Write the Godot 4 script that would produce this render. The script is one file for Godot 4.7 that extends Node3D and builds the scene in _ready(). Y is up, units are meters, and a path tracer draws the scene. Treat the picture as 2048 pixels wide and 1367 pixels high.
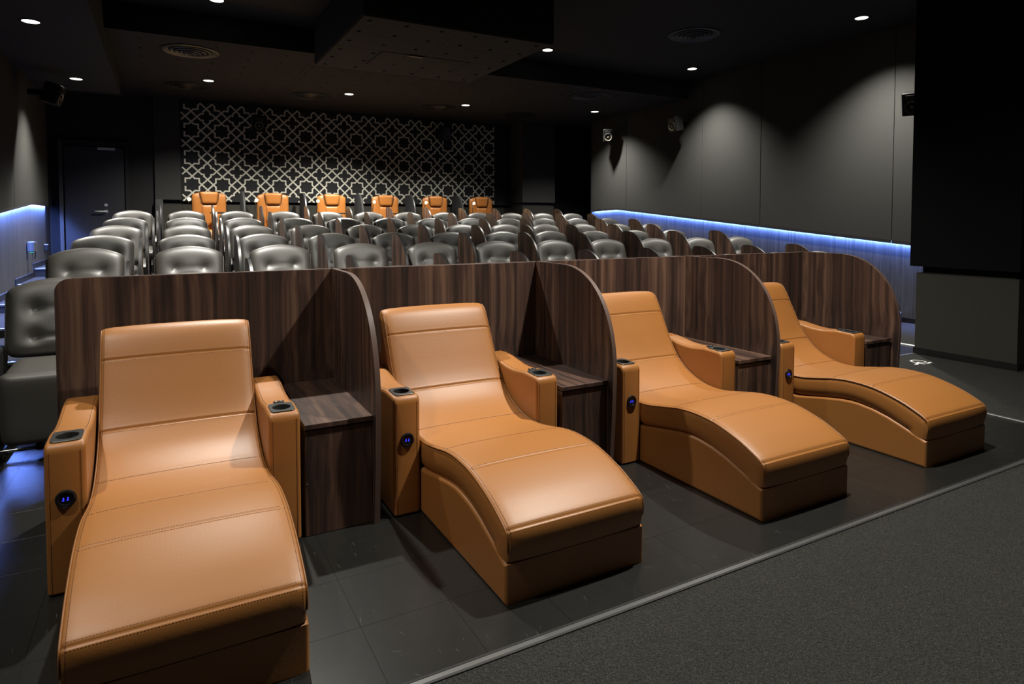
extends Node3D

# ---------------------------------------------------------------- naming and tagging
var used := {}
var M := {}
var cache := {}
var rng := RandomNumberGenerator.new()

func numbered(called: String, parent: Node) -> String:
	var key := str(parent.get_instance_id()) + called
	var n: int = used.get(key, -1) + 1
	used[key] = n
	return called if n == 0 else "%s_%03d" % [called, n]

func tag(o: Node, label: String, category: String, group := "") -> Node:
	o.set_meta("label", label)
	o.set_meta("category", category)
	if group != "":
		o.set_meta("group", group)
	return o

func thing(called: String, label: String, category: String, at := Vector3.ZERO, turn := 0.0, group := "") -> Node3D:
	var o := Node3D.new()
	o.name = numbered(called, self)
	add_child(o, true)
	o.position = at
	o.rotation.y = turn
	tag(o, label, category, group)
	return o

func setting(called: String, at := Vector3.ZERO) -> Node3D:
	var o := Node3D.new()
	o.name = numbered(called, self)
	add_child(o, true)
	o.position = at
	o.set_meta("kind", "structure")
	return o

func part(parent: Node, called: String, mesh: Mesh, mat: Material, at := Vector3.ZERO) -> MeshInstance3D:
	var o := MeshInstance3D.new()
	o.name = numbered(called, parent)
	o.mesh = mesh
	o.material_override = mat
	parent.add_child(o, true)
	o.position = at
	return o

func again(src: Node3D, at: Vector3, label: String) -> Node3D:
	var o: Node3D = src.duplicate()
	o.name = numbered(str(src.get_meta("base")), self)
	add_child(o, true)
	o.position = at
	o.set_meta("label", label)
	return o

# ---------------------------------------------------------------- triangle soups
class Soup:
	var v := PackedVector3Array()
	var g := PackedInt32Array()
	func tri(a: Vector3, b: Vector3, c: Vector3, s := -1) -> void:
		v.append(a); v.append(b); v.append(c); g.append(s)
	func quad(a: Vector3, b: Vector3, c: Vector3, d: Vector3, s := -1) -> void:
		tri(a, b, c, s); tri(a, c, d, s)
	func box(at: Vector3, size: Vector3, basis := Basis.IDENTITY) -> void:
		var h := size * 0.5
		var p := []
		for i in 8:
			p.append(at + basis * Vector3(h.x * (1 if i & 1 else -1), h.y * (1 if i & 2 else -1), h.z * (1 if i & 4 else -1)))
		for f in [[0, 2, 3, 1], [4, 5, 7, 6], [0, 1, 5, 4], [2, 6, 7, 3], [0, 4, 6, 2], [1, 3, 7, 5]]:
			quad(p[f[0]], p[f[1]], p[f[2]], p[f[3]])
	func grid(rows: Array, closed: bool, s := 0) -> void:
		for i in rows.size() - 1:
			var a: PackedVector3Array = rows[i]
			var b: PackedVector3Array = rows[i + 1]
			var n := a.size()
			for j in (n if closed else n - 1):
				var k := (j + 1) % n
				quad(a[j], a[k], b[k], b[j], s)
	func fan(ring: PackedVector3Array, back: bool, s := -1) -> void:
		var m := Vector3.ZERO
		for p in ring:
			m += p
		m /= ring.size()
		for j in ring.size():
			var k := (j + 1) % ring.size()
			if back:
				tri(m, ring[k], ring[j], s)
			else:
				tri(m, ring[j], ring[k], s)
	func made(keep := false) -> ArrayMesh:
		var vol := 0.0
		for i in range(0, v.size(), 3):
			vol += v[i].dot(v[i + 1].cross(v[i + 2]))
		var flip := vol > 0.0 and not keep
		var st := SurfaceTool.new()
		st.begin(Mesh.PRIMITIVE_TRIANGLES)
		for i in range(0, v.size(), 3):
			st.set_smooth_group(g[i / 3])
			st.add_vertex(v[i])
			st.add_vertex(v[i + 2] if flip else v[i + 1])
			st.add_vertex(v[i + 1] if flip else v[i + 2])
		st.generate_normals()
		st.index()
		return st.commit()

func bevel_box(size: Vector3, b := 0.004) -> ArrayMesh:
	var key := "bb%s %s" % [size, b]
	if cache.has(key):
		return cache[key]
	var s := Soup.new()
	var h := size * 0.5
	b = minf(b, minf(h.x, minf(h.y, h.z)) * 0.9)
	var P := func(ax: int, sx: int, sy: int, sz: int) -> Vector3:
		var q := Vector3(sx * (h.x - b), sy * (h.y - b), sz * (h.z - b))
		q[ax] += b * [sx, sy, sz][ax]
		return q
	var put := func(pts: Array) -> void:
		var m := Vector3.ZERO
		for p in pts:
			m += p
		var nn: Vector3 = (pts[1] - pts[0]).cross(pts[2] - pts[0])
		if nn.dot(m) < 0.0:
			pts.reverse()
		for i in range(1, pts.size() - 1):
			s.tri(pts[0], pts[i], pts[i + 1])
	for a in [-1, 1]:
		put.call([P.call(0, a, -1, -1), P.call(0, a, 1, -1), P.call(0, a, 1, 1), P.call(0, a, -1, 1)])
		put.call([P.call(1, -1, a, -1), P.call(1, 1, a, -1), P.call(1, 1, a, 1), P.call(1, -1, a, 1)])
		put.call([P.call(2, -1, -1, a), P.call(2, 1, -1, a), P.call(2, 1, 1, a), P.call(2, -1, 1, a)])
		for c in [-1, 1]:
			put.call([P.call(0, a, c, -1), P.call(0, a, c, 1), P.call(1, a, c, 1), P.call(1, a, c, -1)])
			put.call([P.call(0, a, -1, c), P.call(0, a, 1, c), P.call(2, a, 1, c), P.call(2, a, -1, c)])
			put.call([P.call(1, -1, a, c), P.call(1, 1, a, c), P.call(2, 1, a, c), P.call(2, -1, a, c)])
			for d in [-1, 1]:
				put.call([P.call(0, a, c, d), P.call(1, a, c, d), P.call(2, a, c, d)])
	cache[key] = s.made()
	return cache[key]

func plain_box(lo: Vector3, hi: Vector3) -> ArrayMesh:      # corners given where the thing stands
	var s := Soup.new()
	s.box((lo + hi) * 0.5, hi - lo)
	return s.made()

# a profile in (z, y) drawn out along x, with rounded long edges; «hole» = [z from, z to, half width] leaves an opening in the top
func prism(poly: PackedVector2Array, depth: float, b := 0.004, steps := 1, hole := []) -> ArrayMesh:
	var n := poly.size()
	var area := 0.0
	for i in n:
		area += poly[i].cross(poly[(i + 1) % n])
	var turn := 1.0 if area > 0.0 else -1.0
	var groups := []
	var inn := PackedVector2Array()
	var gr := 1
	for i in n:
		var d0 := (poly[i] - poly[(i + n - 1) % n]).normalized()
		var d1 := (poly[(i + 1) % n] - poly[i]).normalized()
		var n0 := Vector2(-d0.y, d0.x) * turn
		var n1 := Vector2(-d1.y, d1.x) * turn
		var m := (n0 + n1).normalized()
		inn.append(m / maxf(0.35, m.dot(n0)))
		if d0.dot(d1) < 0.8:
			gr += 1
		groups.append(gr)
	var s := Soup.new()
	var lay := []
	for side in [-1.0, 1.0]:
		var rows := []
		for j in steps + 1:
			var th := PI * 0.5 * j / steps
			var x: float = side * (depth * 0.5 - b + b * sin(th))
			var row := PackedVector3Array()
			for i in n:
				var q := poly[i] + inn[i] * b * (1.0 - cos(th))
				row.append(Vector3(x, q.y, q.x))
			rows.append(row)
		for j in steps:
			for i in n:
				var k := (i + 1) % n
				var a: PackedVector3Array = rows[j]
				var c: PackedVector3Array = rows[j + 1]
				if side > 0:
					s.quad(a[i], a[k], c[k], c[i], groups[i] if steps > 1 else -1)
				else:
					s.quad(a[k], a[i], c[i], c[k], groups[i] if steps > 1 else -1)
		var last: PackedVector3Array = rows[steps]
		var flat := PackedVector2Array()
		for p in last:
			flat.append(Vector2(p.z, p.y))
		var ids := Geometry2D.triangulate_polygon(flat)
		for t in range(0, ids.size(), 3):
			var A := last[ids[t]]
			var B := last[ids[t + 1]]
			var C := last[ids[t + 2]]
			var fx := (B - A).cross(C - A).x
			var want: float = side * turn      # same sense as the strips
			if fx * want < 0.0:
				s.tri(A, B, C)
			else:
				s.tri(A, C, B)
		lay.append(rows[0])
	for i in n:
		var k := (i + 1) % n
		var a: PackedVector3Array = lay[0]
		var c: PackedVector3Array = lay[1]
		if hole.size() and poly[i].y > 0.3 and minf(poly[i].x, poly[k].x) >= hole[0] - 0.001 and maxf(poly[i].x, poly[k].x) <= hole[1] + 0.001:
			var w: float = hole[2]
			var e := func(p: Vector3, x: float) -> Vector3: return Vector3(x, p.y, p.z)
			s.quad(a[i], a[k], e.call(a[k], -w), e.call(a[i], -w), groups[i])
			s.quad(e.call(a[i], w), e.call(a[k], w), c[k], c[i], groups[i])
		else:
			s.quad(a[i], a[k], c[k], c[i], groups[i])
	return s.made()

func tube(path: PackedVector3Array, r: float, sides := 6, closed := false) -> ArrayMesh:
	var s := Soup.new()
	tube_in(s, path, r, sides, closed)
	return s.made()

func tube_in(s: Soup, path: PackedVector3Array, r: float, sides := 6, closed := false) -> void:
	var rows := []
	var n := path.size()
	var up := Vector3.UP
	for i in n:
		var t := (path[(i + 1) % n] - path[(i + n - 1) % n]) if closed else (path[mini(i + 1, n - 1)] - path[maxi(i - 1, 0)])
		t = t.normalized()
		var ref := up if absf(t.dot(up)) < 0.95 else Vector3.RIGHT
		if i > 0:
			ref = up
		var x := ref.cross(t).normalized()
		if x.length() < 0.1:
			x = Vector3.RIGHT
		var y := t.cross(x)
		up = y
		var row := PackedVector3Array()
		for j in sides:
			var a := TAU * j / sides
			row.append(path[i] + (x * cos(a) + y * sin(a)) * r)
		rows.append(row)
	if closed:
		rows.append(rows[0])
	s.grid(rows, true, 0)
	if not closed:
		s.fan(rows[0], true)
		s.fan(rows[n - 1], false)

# profile of (radius, height) turned about y; each band its own smoothing when sharp
func lathe(prof: Array, seg := 32, sharp := true) -> ArrayMesh:
	var s := Soup.new()
	for i in prof.size() - 1:
		var p: Vector2 = prof[i]
		var q: Vector2 = prof[i + 1]
		for j in seg:
			var a := TAU * j / seg
			var b := TAU * (j + 1) / seg
			var A := Vector3(cos(a) * p.x, p.y, sin(a) * p.x)
			var B := Vector3(cos(b) * p.x, p.y, sin(b) * p.x)
			var C := Vector3(cos(b) * q.x, q.y, sin(b) * q.x)
			var D := Vector3(cos(a) * q.x, q.y, sin(a) * q.x)
			var g := i + 1 if sharp else 0
			if p.x > 0.0:
				s.tri(A, B, C, g)
			if q.x > 0.0:
				s.tri(A, C, D, g)
	return s.made()

# a soft pad: outline given by half width and top arch, thick in the middle, with optional tufts (x, y, depth, radius)
func pad(w: float, y0: float, y1: float, arch: float, front: float, back: float, rim: float, tufts := [], creases := [], taper := 0.0, nu := 30, nv := 26) -> ArrayMesh:
	var s := Soup.new()
	var surf := []
	for side in [1.0, -1.0]:
		var rows := []
		for j in nv + 1:
			var v := -1.0 + 2.0 * j / nv
			v = signf(v) * (1.0 - pow(1.0 - absf(v), 1.6))
			var row := PackedVector3Array()
			for i in nu + 1:
				var u := -1.0 + 2.0 * i / nu
				u = signf(u) * (1.0 - pow(1.0 - absf(u), 1.6))
				var t := (v + 1.0) * 0.5
				# round the corners: shrink u near the ends of v
				var e := pow(absf(v), 26.0)
				var x := u * w * (1.0 - 0.05 * e) * (1.0 - taper * (1.0 - t))
				var top := y1 - arch * u * u - 0.016 * pow(absf(u), 20.0)
				var bot := y0 + 0.03 * pow(absf(u), 12.0)
				var y := lerpf(bot, top, t)
				var f := pow(maxf(0.0, 1.0 - pow(absf(u), 7.0)), 0.5) * pow(maxf(0.0, 1.0 - pow(absf(v), 7.0)), 0.5)
				var z: float = rim * 0.0
				if side > 0.0:
					z = f * front
					for q in tufts:
						var d2: float = (x - q[0]) * (x - q[0]) + (y - q[1]) * (y - q[1])
						z -= q[2] * exp(-d2 / (q[3] * q[3])) * f
						z -= q[2] * 0.9 * exp(-d2 / (q[3] * q[3] * 0.06)) * f
					for c in creases:      # [y, half length, depth, half width]
						var fall := 1.0 / (1.0 + exp((absf(x) - c[1]) / 0.012))
						z -= c[2] * exp(-pow((y - c[0]) / c[3], 2.0)) * fall * f
				else:
					z = -f * back
				row.append(Vector3(x, y, z))
			rows.append(row)
		surf.append(rows)
	s.grid(surf[0], false, 0)
	var other: Array = surf[1]
	for r in other.size():
		var q: PackedVector3Array = other[r]
		q.reverse()
		other[r] = q
	s.grid(other, false, 0)
	return s.made()

# ---------------------------------------------------------------- materials (all computed)
func noise(freq: float, kind := FastNoiseLite.TYPE_SIMPLEX_SMOOTH, oct := 3, sd := 1) -> FastNoiseLite:
	var f := FastNoiseLite.new()
	f.noise_type = kind
	f.frequency = freq
	f.fractal_octaves = oct
	f.seed = sd
	return f

func noise_tex(f: FastNoiseLite, size: int, ramp: Array, normal := 0.0) -> NoiseTexture2D:
	var t := NoiseTexture2D.new()
	t.width = size
	t.height = size
	t.seamless = true
	t.noise = f
	if normal > 0.0:
		t.as_normal_map = true
		t.bump_strength = normal
	else:
		var g := Gradient.new()
		g.set_color(0, ramp[0])
		g.set_color(1, ramp[ramp.size() - 1])
		for i in range(1, ramp.size() - 1):
			g.add_point(float(i) / (ramp.size() - 1), ramp[i])
		t.color_ramp = g
	return t

func mat(called: String, c: Color, rough: float, metal := 0.0, spec := 0.5) -> StandardMaterial3D:
	var m := StandardMaterial3D.new()
	m.resource_name = called
	m.albedo_color = c
	m.roughness = rough
	m.metallic = metal
	m.metallic_specular = spec
	M[called] = m
	return m

func tri_map(m: StandardMaterial3D, scale: float, world := true) -> void:
	m.uv1_triplanar = true
	m.uv1_world_triplanar = world
	m.uv1_scale = Vector3.ONE * scale

func glow(called: String, c: Color, e: float) -> StandardMaterial3D:
	var m := mat(called, Color(0.02, 0.02, 0.02), 0.6)
	m.emission_enabled = true
	m.emission = c
	m.emission_energy_multiplier = e
	return m

func wood_image(w: int, h: int, sd: int, dark: Color, midc: Color, light: Color, bands: float) -> ImageTexture:
	var im := Image.create(w, h, true, Image.FORMAT_RGB8)
	var nb := noise(1.0, FastNoiseLite.TYPE_SIMPLEX_SMOOTH, 3, sd)
	var ng := noise(1.0, FastNoiseLite.TYPE_SIMPLEX_SMOOTH, 2, sd + 7)
	var nw := noise(1.0, FastNoiseLite.TYPE_SIMPLEX_SMOOTH, 2, sd + 13)
	for x in w:
		var ax := TAU * x / w
		var cx := cos(ax) * bands
		var cy := sin(ax) * bands
		for y in h:
			var t := float(y) / h
			var ty := 0.5 - 0.5 * cos(TAU * t)
			var warp := nw.get_noise_3d(cx * 0.35, cy * 0.35, ty * 2.2) * 0.35
			var b := nb.get_noise_3d(cx + warp, cy, ty * 0.35)
			var gr := ng.get_noise_3d(cx * 9.0, cy * 9.0, ty * 3.0)
			var fi := ng.get_noise_3d(cx * 22.0 + 50.0, cy * 22.0, ty * 9.0)
			var k := clampf(0.46 + b * 0.95 + gr * 0.17 + fi * 0.12, 0.0, 1.0)
			im.set_pixel(x, y, dark.lerp(midc, k * 2.0) if k < 0.5 else midc.lerp(light, k * 2.0 - 1.0))
	im.generate_mipmaps()
	return ImageTexture.create_from_image(im)

func vinyl_image(size: int) -> ImageTexture:
	var im := Image.create(size, size, true, Image.FORMAT_RGB8)
	var n1 := noise(0.012, FastNoiseLite.TYPE_SIMPLEX_SMOOTH, 4, 21)
	for x in size:
		for y in size:
			var k := 0.5 + 0.5 * n1.get_noise_2d(x, y)
			var c := 0.104 + 0.018 * k + rng.randf() * 0.012
			im.set_pixel(x, y, Color(c, c * 0.985, c * 0.93))
	for i in 230:                                   # scuffs and pale chips in the sheet
		var x := rng.randf() * size
		var y := rng.randf() * size
		var ang := PI * 0.5 + rng.randf_range(-0.25, 0.25) if rng.randf() < 0.8 else rng.randf() * PI
		var ln := rng.randf_range(2.0, 46.0) * (1.0 if rng.randf() < 0.5 else 0.3)
		var br := rng.randf_range(0.03, 0.26)
		for k in int(ln * 1.5):
			var px := posmod(int(x + cos(ang) * k / 1.5), size)
			var py := posmod(int(y + sin(ang) * k / 1.5), size)
			var o := im.get_pixel(px, py)
			var a := br * sin(PI * k / (ln * 1.5))
			im.set_pixel(px, py, Color(o.r + a, o.g + a, o.b + a * 0.95))
	im.generate_mipmaps()
	return ImageTexture.create_from_image(im)

func speckle_image(size: int, base: float, spread: float, glint: float, tint: Color) -> ImageTexture:
	var im := Image.create(size, size, true, Image.FORMAT_RGB8)
	for x in size:
		for y in size:
			var k := base + (rng.randf() + rng.randf() - 1.0) * spread
			if rng.randf() < 0.012:
				k += glint * rng.randf()
			im.set_pixel(x, y, Color(k * tint.r, k * tint.g, k * tint.b))
	im.generate_mipmaps()
	return ImageTexture.create_from_image(im)

func make_materials() -> void:
	rng.seed = 11
	var wood := mat("walnut_laminate", Color.WHITE, 0.42)
	wood.albedo_texture = wood_image(1024, 512, 5, Color(0.155, 0.118, 0.105), Color(0.275, 0.2, 0.168), Color(0.41, 0.31, 0.25), 4.2)
	tri_map(wood, 0.5)
	var edge := mat("pale_edge_band", Color(0.36, 0.29, 0.26), 0.4)
	edge.metallic_specular = 0.5
	mat("black_edge_band", Color(0.1, 0.1, 0.105), 0.38)
	var lam := mat("grey_laminate", Color.WHITE, 0.6)
	lam.albedo_texture = wood_image(512, 256, 31, Color(0.205, 0.2, 0.195), Color(0.25, 0.246, 0.24), Color(0.295, 0.29, 0.28), 4.0)
	tri_map(lam, 0.9)
	var grain := noise_tex(noise(0.05, FastNoiseLite.TYPE_CELLULAR, 2, 3), 512, [], 2.2)
	var mott := noise_tex(noise(0.006, FastNoiseLite.TYPE_SIMPLEX_SMOOTH, 3, 9), 256, [Color(0.93, 0.92, 0.9), Color(1, 1, 1)])
	var tan := mat("tan_leather", Color(0.6, 0.388, 0.18), 0.475, 0.0, 0.53)
	tan.normal_enabled = true
	tan.normal_texture = grain
	tan.normal_scale = 0.22
	tri_map(tan, 5.0)
	mat("dark_thread", Color(0.34, 0.2, 0.1), 0.8)
	mat("tan_piping", Color(0.53, 0.34, 0.155), 0.5)
	var blk := mat("charcoal_leather", Color(0.235, 0.225, 0.208), 0.47, 0.0, 0.7)
	blk.normal_enabled = true
	blk.normal_texture = grain
	blk.normal_scale = 0.2
	tri_map(blk, 5.0)
	mat("charcoal_piping", Color(0.4, 0.39, 0.37), 0.4)
	mat("black_leather", Color(0.09, 0.09, 0.095), 0.42)
	mat("black_metal", Color(0.07, 0.07, 0.075), 0.35, 0.6)
	mat("black_plastic", Color(0.075, 0.075, 0.08), 0.3)
	mat("grey_plate", Color(0.2, 0.2, 0.195), 0.38)
	mat("chrome", Color(0.72, 0.72, 0.72), 0.18, 1.0)
	mat("aluminium", Color(0.6, 0.6, 0.6), 0.34, 0.85)
	mat("groove_rubber", Color(0.09, 0.09, 0.09), 0.7)
	var vin := mat("black_vinyl", Color.WHITE, 0.3)
	vin.albedo_texture = vinyl_image(1024)
	tri_map(vin, 0.85)
	mat("tile_joint", Color(0.12, 0.118, 0.11), 0.8)
	var car := mat("grey_carpet", Color.WHITE, 0.95, 0.0, 0.2)
	car.albedo_texture = speckle_image(512, 0.19, 0.13, 0.3, Color(1, 0.985, 0.94))
	car.normal_enabled = true
	car.normal_texture = noise_tex(noise(0.12, FastNoiseLite.TYPE_CELLULAR, 2, 4), 512, [], 6.0)
	car.normal_scale = 0.8
	tri_map(car, 1.15)
	var fab := mat("charcoal_fabric", Color.WHITE, 0.95, 0.0, 0.2)
	fab.albedo_texture = speckle_image(512, 0.24, 0.05, 0.05, Color(1, 0.99, 0.965))
	tri_map(fab, 1.7)
	mat("dark_paint", Color(0.105, 0.1, 0.1), 0.85)
	mat("door_paint", Color(0.15, 0.15, 0.155), 0.6)
	mat("satin_steel", Color(0.8, 0.8, 0.8), 0.35, 0.45)
	var brd := mat("ceiling_board", Color(0.235, 0.215, 0.19), 0.85)
	brd.albedo_texture = mott
	tri_map(brd, 0.6)
	mat("vent_paint", Color(0.12, 0.115, 0.11), 0.4)
	mat("rear_board", Color(0.075, 0.072, 0.068), 0.85)
	mat("black_fabric", Color(0.115, 0.115, 0.12), 0.95)
	mat("black_velour", Color(0.055, 0.055, 0.06), 0.95, 0.0, 0.2)
	var olive := mat("olive_fabric", Color.WHITE, 0.95, 0.0, 0.2)
	olive.albedo_texture = speckle_image(256, 0.24, 0.03, 0.03, Color(1, 0.97, 0.88))
	tri_map(olive, 2.0)
	mat("skirting", Color(0.1, 0.098, 0.096), 0.4)
	mat("lattice_silver", Color(0.8, 0.79, 0.73), 0.45, 0.1)
	mat("white_mark", Color(0.85, 0.85, 0.85), 0.7)
	mat("speaker_cone", Color(0.33, 0.31, 0.27), 0.3)
	mat("nosing", Color(0.5, 0.5, 0.52), 0.35, 0.6)
	mat("orange_leather", Color(0.6, 0.37, 0.15), 0.45)
	mat("orange_seam", Color(0.2, 0.1, 0.04), 0.8)
	glow("lamp_lens", Color(1.0, 0.965, 0.9), 9.0)
	glow("reading_bulb", Color(1.0, 0.86, 0.62), 14.0)
	glow("led_blue", Color(0.6, 0.8, 1.0), 4.5)
	glow("port_glow", Color(0.18, 0.2, 1.0), 3.0)
	glow("red_led", Color(1.0, 0.08, 0.04), 4.0)
	glow("green_led", Color(0.15, 0.9, 0.75), 1.2)

# ---------------------------------------------------------------- lights built as fittings
func downlight(label: String, at: Vector3, energy: float, tint := Color(1.0, 0.985, 0.945), angle := 54.0) -> void:
	var t := thing("downlight", label, "ceiling light", at, 0.0, "recessed ceiling downlights")
	part(t, "trim_ring", lathe([Vector2(0.115, 0.004), Vector2(0.115, -0.004), Vector2(0.108, -0.009), Vector2(0.088, -0.006), Vector2(0.086, 0.0), Vector2(0.09, 0.004)], 28), M.dark_paint)
	part(t, "lens", lathe([Vector2(0.0, -0.006), Vector2(0.086, -0.005), Vector2(0.086, 0.0), Vector2(0.0, 0.0)], 28), M.lamp_lens)
	var l := SpotLight3D.new()
	l.name = "lamp_beam"
	t.add_child(l)
	l.position = Vector3(0, -0.03, 0)
	l.rotation.x = -PI / 2
	l.light_color = tint
	l.light_energy = energy
	l.light_size = 0.055
	l.spot_angle = angle
	l.spot_range = 20.0
	l.spot_attenuation = 2.0
	l.spot_angle_attenuation = 1.0
	l.shadow_enabled = true

func led_run(t: Node3D, a: Vector3, b: Vector3, inward: Vector3, energy: float) -> void:
	var d := b - a
	var s := Soup.new()
	var up := inward.cross(d).normalized()
	s.box((a + b) * 0.5 + Vector3.UP * 0.056, Vector3(d.length(), 0.014, 0.018), Basis(d.normalized(), up, d.normalized().cross(up)))
	part(t, "led_strip", s.made(), M.led_blue)
	var l := AreaLight3D.new()
	l.name = numbered("strip_light", t)
	t.add_child(l, true)
	l.area_size = Vector2(d.length(), 0.016)
	l.light_color = Color(0.42, 0.56, 1.0)
	l.light_energy = energy
	l.area_normalize_energy = false
	l.area_range = 12.0
	l.shadow_enabled = true
	# shines straight down behind the lip of the panel, from just below the strip
	var dir := Vector3.DOWN
	var x := d.normalized()
	var z := -(dir - x * dir.dot(x)).normalized()
	l.transform = Transform3D(Basis(x, z.cross(x), z), (a + b) * 0.5 + Vector3.UP * 0.046)

# ---------------------------------------------------------------- tan loungers
const LK := [   # outer z, outer y, inner z, inner y along the top of the cushion, from the head to the foot
	[0.135, 0.945, 0.142, 0.925], [0.142, 0.978, 0.150, 0.900], [0.175, 0.992, 0.155, 0.870], [0.222, 0.968, 0.152, 0.840],
	[0.262, 0.908, 0.150, 0.800], [0.300, 0.835, 0.155, 0.730], [0.345, 0.750, 0.175, 0.640], [0.395, 0.660, 0.215, 0.545],
	[0.445, 0.583, 0.275, 0.455], [0.505, 0.515, 0.350, 0.380], [0.600, 0.447, 0.470, 0.310], [0.750, 0.393, 0.680, 0.250],
	[0.920, 0.383, 0.900, 0.240], [1.080, 0.407, 1.080, 0.266], [1.220, 0.433, 1.210, 0.288], [1.350, 0.442, 1.330, 0.300],
	[1.510, 0.430, 1.460, 0.285], [1.680, 0.385, 1.580, 0.250], [1.790, 0.338, 1.660, 0.215], [1.836, 0.312, 1.695, 0.203],
	[1.853, 0.290, 1.710, 0.197], [1.858, 0.240, 1.715, 0.192], [1.846, 0.178, 1.720, 0.187]]

func lk(u: float) -> Array:
	var n := LK.size()
	var i := clampi(int(u), 0, n - 2)
	var f := u - i
	var o := []
	for c in 4:
		o.append(cubic_interpolate(LK[i][c], LK[i + 1][c], LK[maxi(i - 1, 0)][c], LK[mini(i + 2, n - 1)][c], f))
	return [Vector2(o[0], o[1]), Vector2(o[2], o[3])]

func lk_at_z(z: float) -> float:
	var lo := 2.0
	var hi := 20.0
	for k in 40:
		var m := (lo + hi) * 0.5
		if lk(m)[0].x < z:
			lo = m
		else:
			hi = m
	return lo

const CROWN := [[0.0, 0.015], [0.25, 0.015], [0.6, 0.013], [0.85, 0.009], [0.95, 0.005], [0.985, 0.001], [1.0, -0.004]]

func crown(x: float) -> float:
	for i in CROWN.size() - 1:
		if x <= CROWN[i + 1][0]:
			return lerpf(CROWN[i][1], CROWN[i + 1][1], (x - CROWN[i][0]) / (CROWN[i + 1][0] - CROWN[i][0]))
	return -0.004

func cushion_mesh(hw: float, seams: Array) -> ArrayMesh:
	var us := []
	for i in (LK.size() - 1) * 4 + 1:
		us.append(i * 0.25)
	var dents := {}
	for sm in seams:
		var u0: float = sm[0]
		var step: float = 0.006 / maxf(0.02, (lk(u0 + 0.05)[0] - lk(u0 - 0.05)[0]).length() / 0.1)
		us = us.filter(func(x): return absf(x - u0) > step * 3.0)
		for k in [[-2.6, 0.0], [-1.6, -0.0004], [-0.8, 0.35], [0.0, 1.0], [0.8, 0.35], [1.6, -0.0004], [2.6, 0.0]]:
			us.append(u0 + k[0] * step)
			dents[u0 + k[0] * step] = (k[1] * sm[1]) if k[1] > 0.0 else k[1]
	us.sort()
	var prof := [[-1.0, -0.004], [-0.985, 0.001], [-0.95, 0.005], [-0.85, 0.009], [-0.6, 0.013], [-0.25, 0.015], [0.25, 0.015], [0.6, 0.013], [0.85, 0.009], [0.95, 0.005], [0.985, 0.001], [1.0, -0.004]]
	var s := Soup.new()
	var rows := []
	for u in us:
		var q := lk(u)
		var t: float = (q[0] - q[1]).length()
		var nv: Vector2 = (q[0] - q[1]) / t
		var dent: float = dents.get(u, 0.0)
		var row := PackedVector3Array()
		var put := func(x: float, h: float) -> void:
			var p: Vector2 = q[1] + nv * h
			row.append(Vector3(x, p.y, p.x))
		var soft := clampf(t / 0.1, 0.0, 1.0)
		for p in prof:
			put.call(p[0] * hw, t + p[1] * soft - dent * (1.0 if absf(p[0]) < 0.99 else 0.4))
		for p in [[hw + 0.005, 0.75], [hw + 0.007, 0.45], [hw + 0.003, 0.18], [hw - 0.012, 0.02], [hw - 0.06, 0.0], [-hw + 0.06, 0.0], [-hw + 0.012, 0.02], [-hw - 0.003, 0.18], [-hw - 0.007, 0.45], [-hw - 0.005, 0.75]]:
			put.call(p[0], t * p[1])
		rows.append(row)
	s.grid(rows, true, 0)
	s.fan(rows[0], true)
	s.fan(rows[rows.size() - 1], false)
	return s.made()

func stitch_mesh(hw: float, seams: Array) -> ArrayMesh:
	var s := Soup.new()
	for sm in seams:
		var u0: float = sm[0]
		var per: float = (lk(u0 + 0.05)[0] - lk(u0 - 0.05)[0]).length() / 0.1
		for off in sm[2]:
			var q := lk(u0 + off / per)
			var tan2: Vector2 = (lk(u0 + off / per + 0.02)[0] - lk(u0 + off / per - 0.02)[0]).normalized()
			var nv: Vector2 = (q[0] - q[1]).normalized()
			var b := Basis(Vector3.RIGHT, Vector3(0, nv.y, nv.x), Vector3(0, tan2.y, tan2.x))
			var n := int(hw * 1.9 / 0.0095)
			for k in n:
				var x: float = -hw * 0.95 + k * 0.0095
				var cr := crown(absf(x / hw)) * clampf((q[0] - q[1]).length() / 0.1, 0.0, 1.0)
				var p: Vector2 = q[0] + nv * (cr - 0.0001)
				s.box(Vector3(x, p.y, p.x), Vector3(0.0062, 0.0016, 0.0018), b)
	for side in [-1.0, 1.0]:                       # along both piped edges
		var u := 2.0
		while u < 21.6:
			var q := lk(u)
			var per: float = (lk(u + 0.05)[0] - lk(u - 0.05)[0]).length() / 0.1
			var t2: Vector2 = (lk(u + 0.02)[0] - lk(u - 0.02)[0]).normalized()
			var nv: Vector2 = (q[0] - q[1]).normalized()
			var p: Vector2 = q[0] + nv * 0.0035
			s.box(Vector3(side * hw * 0.962, p.y, p.x), Vector3(0.0018, 0.0016, 0.006), Basis(Vector3.RIGHT, Vector3(0, nv.y, nv.x), Vector3(0, t2.y, t2.x)))
			u += 0.0095 / maxf(per, 0.02)
	return s.made()

func arm_profile() -> PackedVector2Array:
	var p := PackedVector2Array()
	for q in [[0.14, 0.004], [0.89, 0.004], [0.9, 0.014], [0.9, 0.594], [0.898, 0.612], [0.891, 0.626], [0.879, 0.634], [0.865, 0.637], [0.752, 0.642], [0.715, 0.6405], [0.66, 0.634], [0.59, 0.629], [0.51, 0.633], [0.43, 0.645], [0.35, 0.658], [0.27, 0.664], [0.2, 0.662], [0.16, 0.652], [0.143, 0.632]]:
		p.append(Vector2(q[0], q[1]))
	return p

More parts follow.
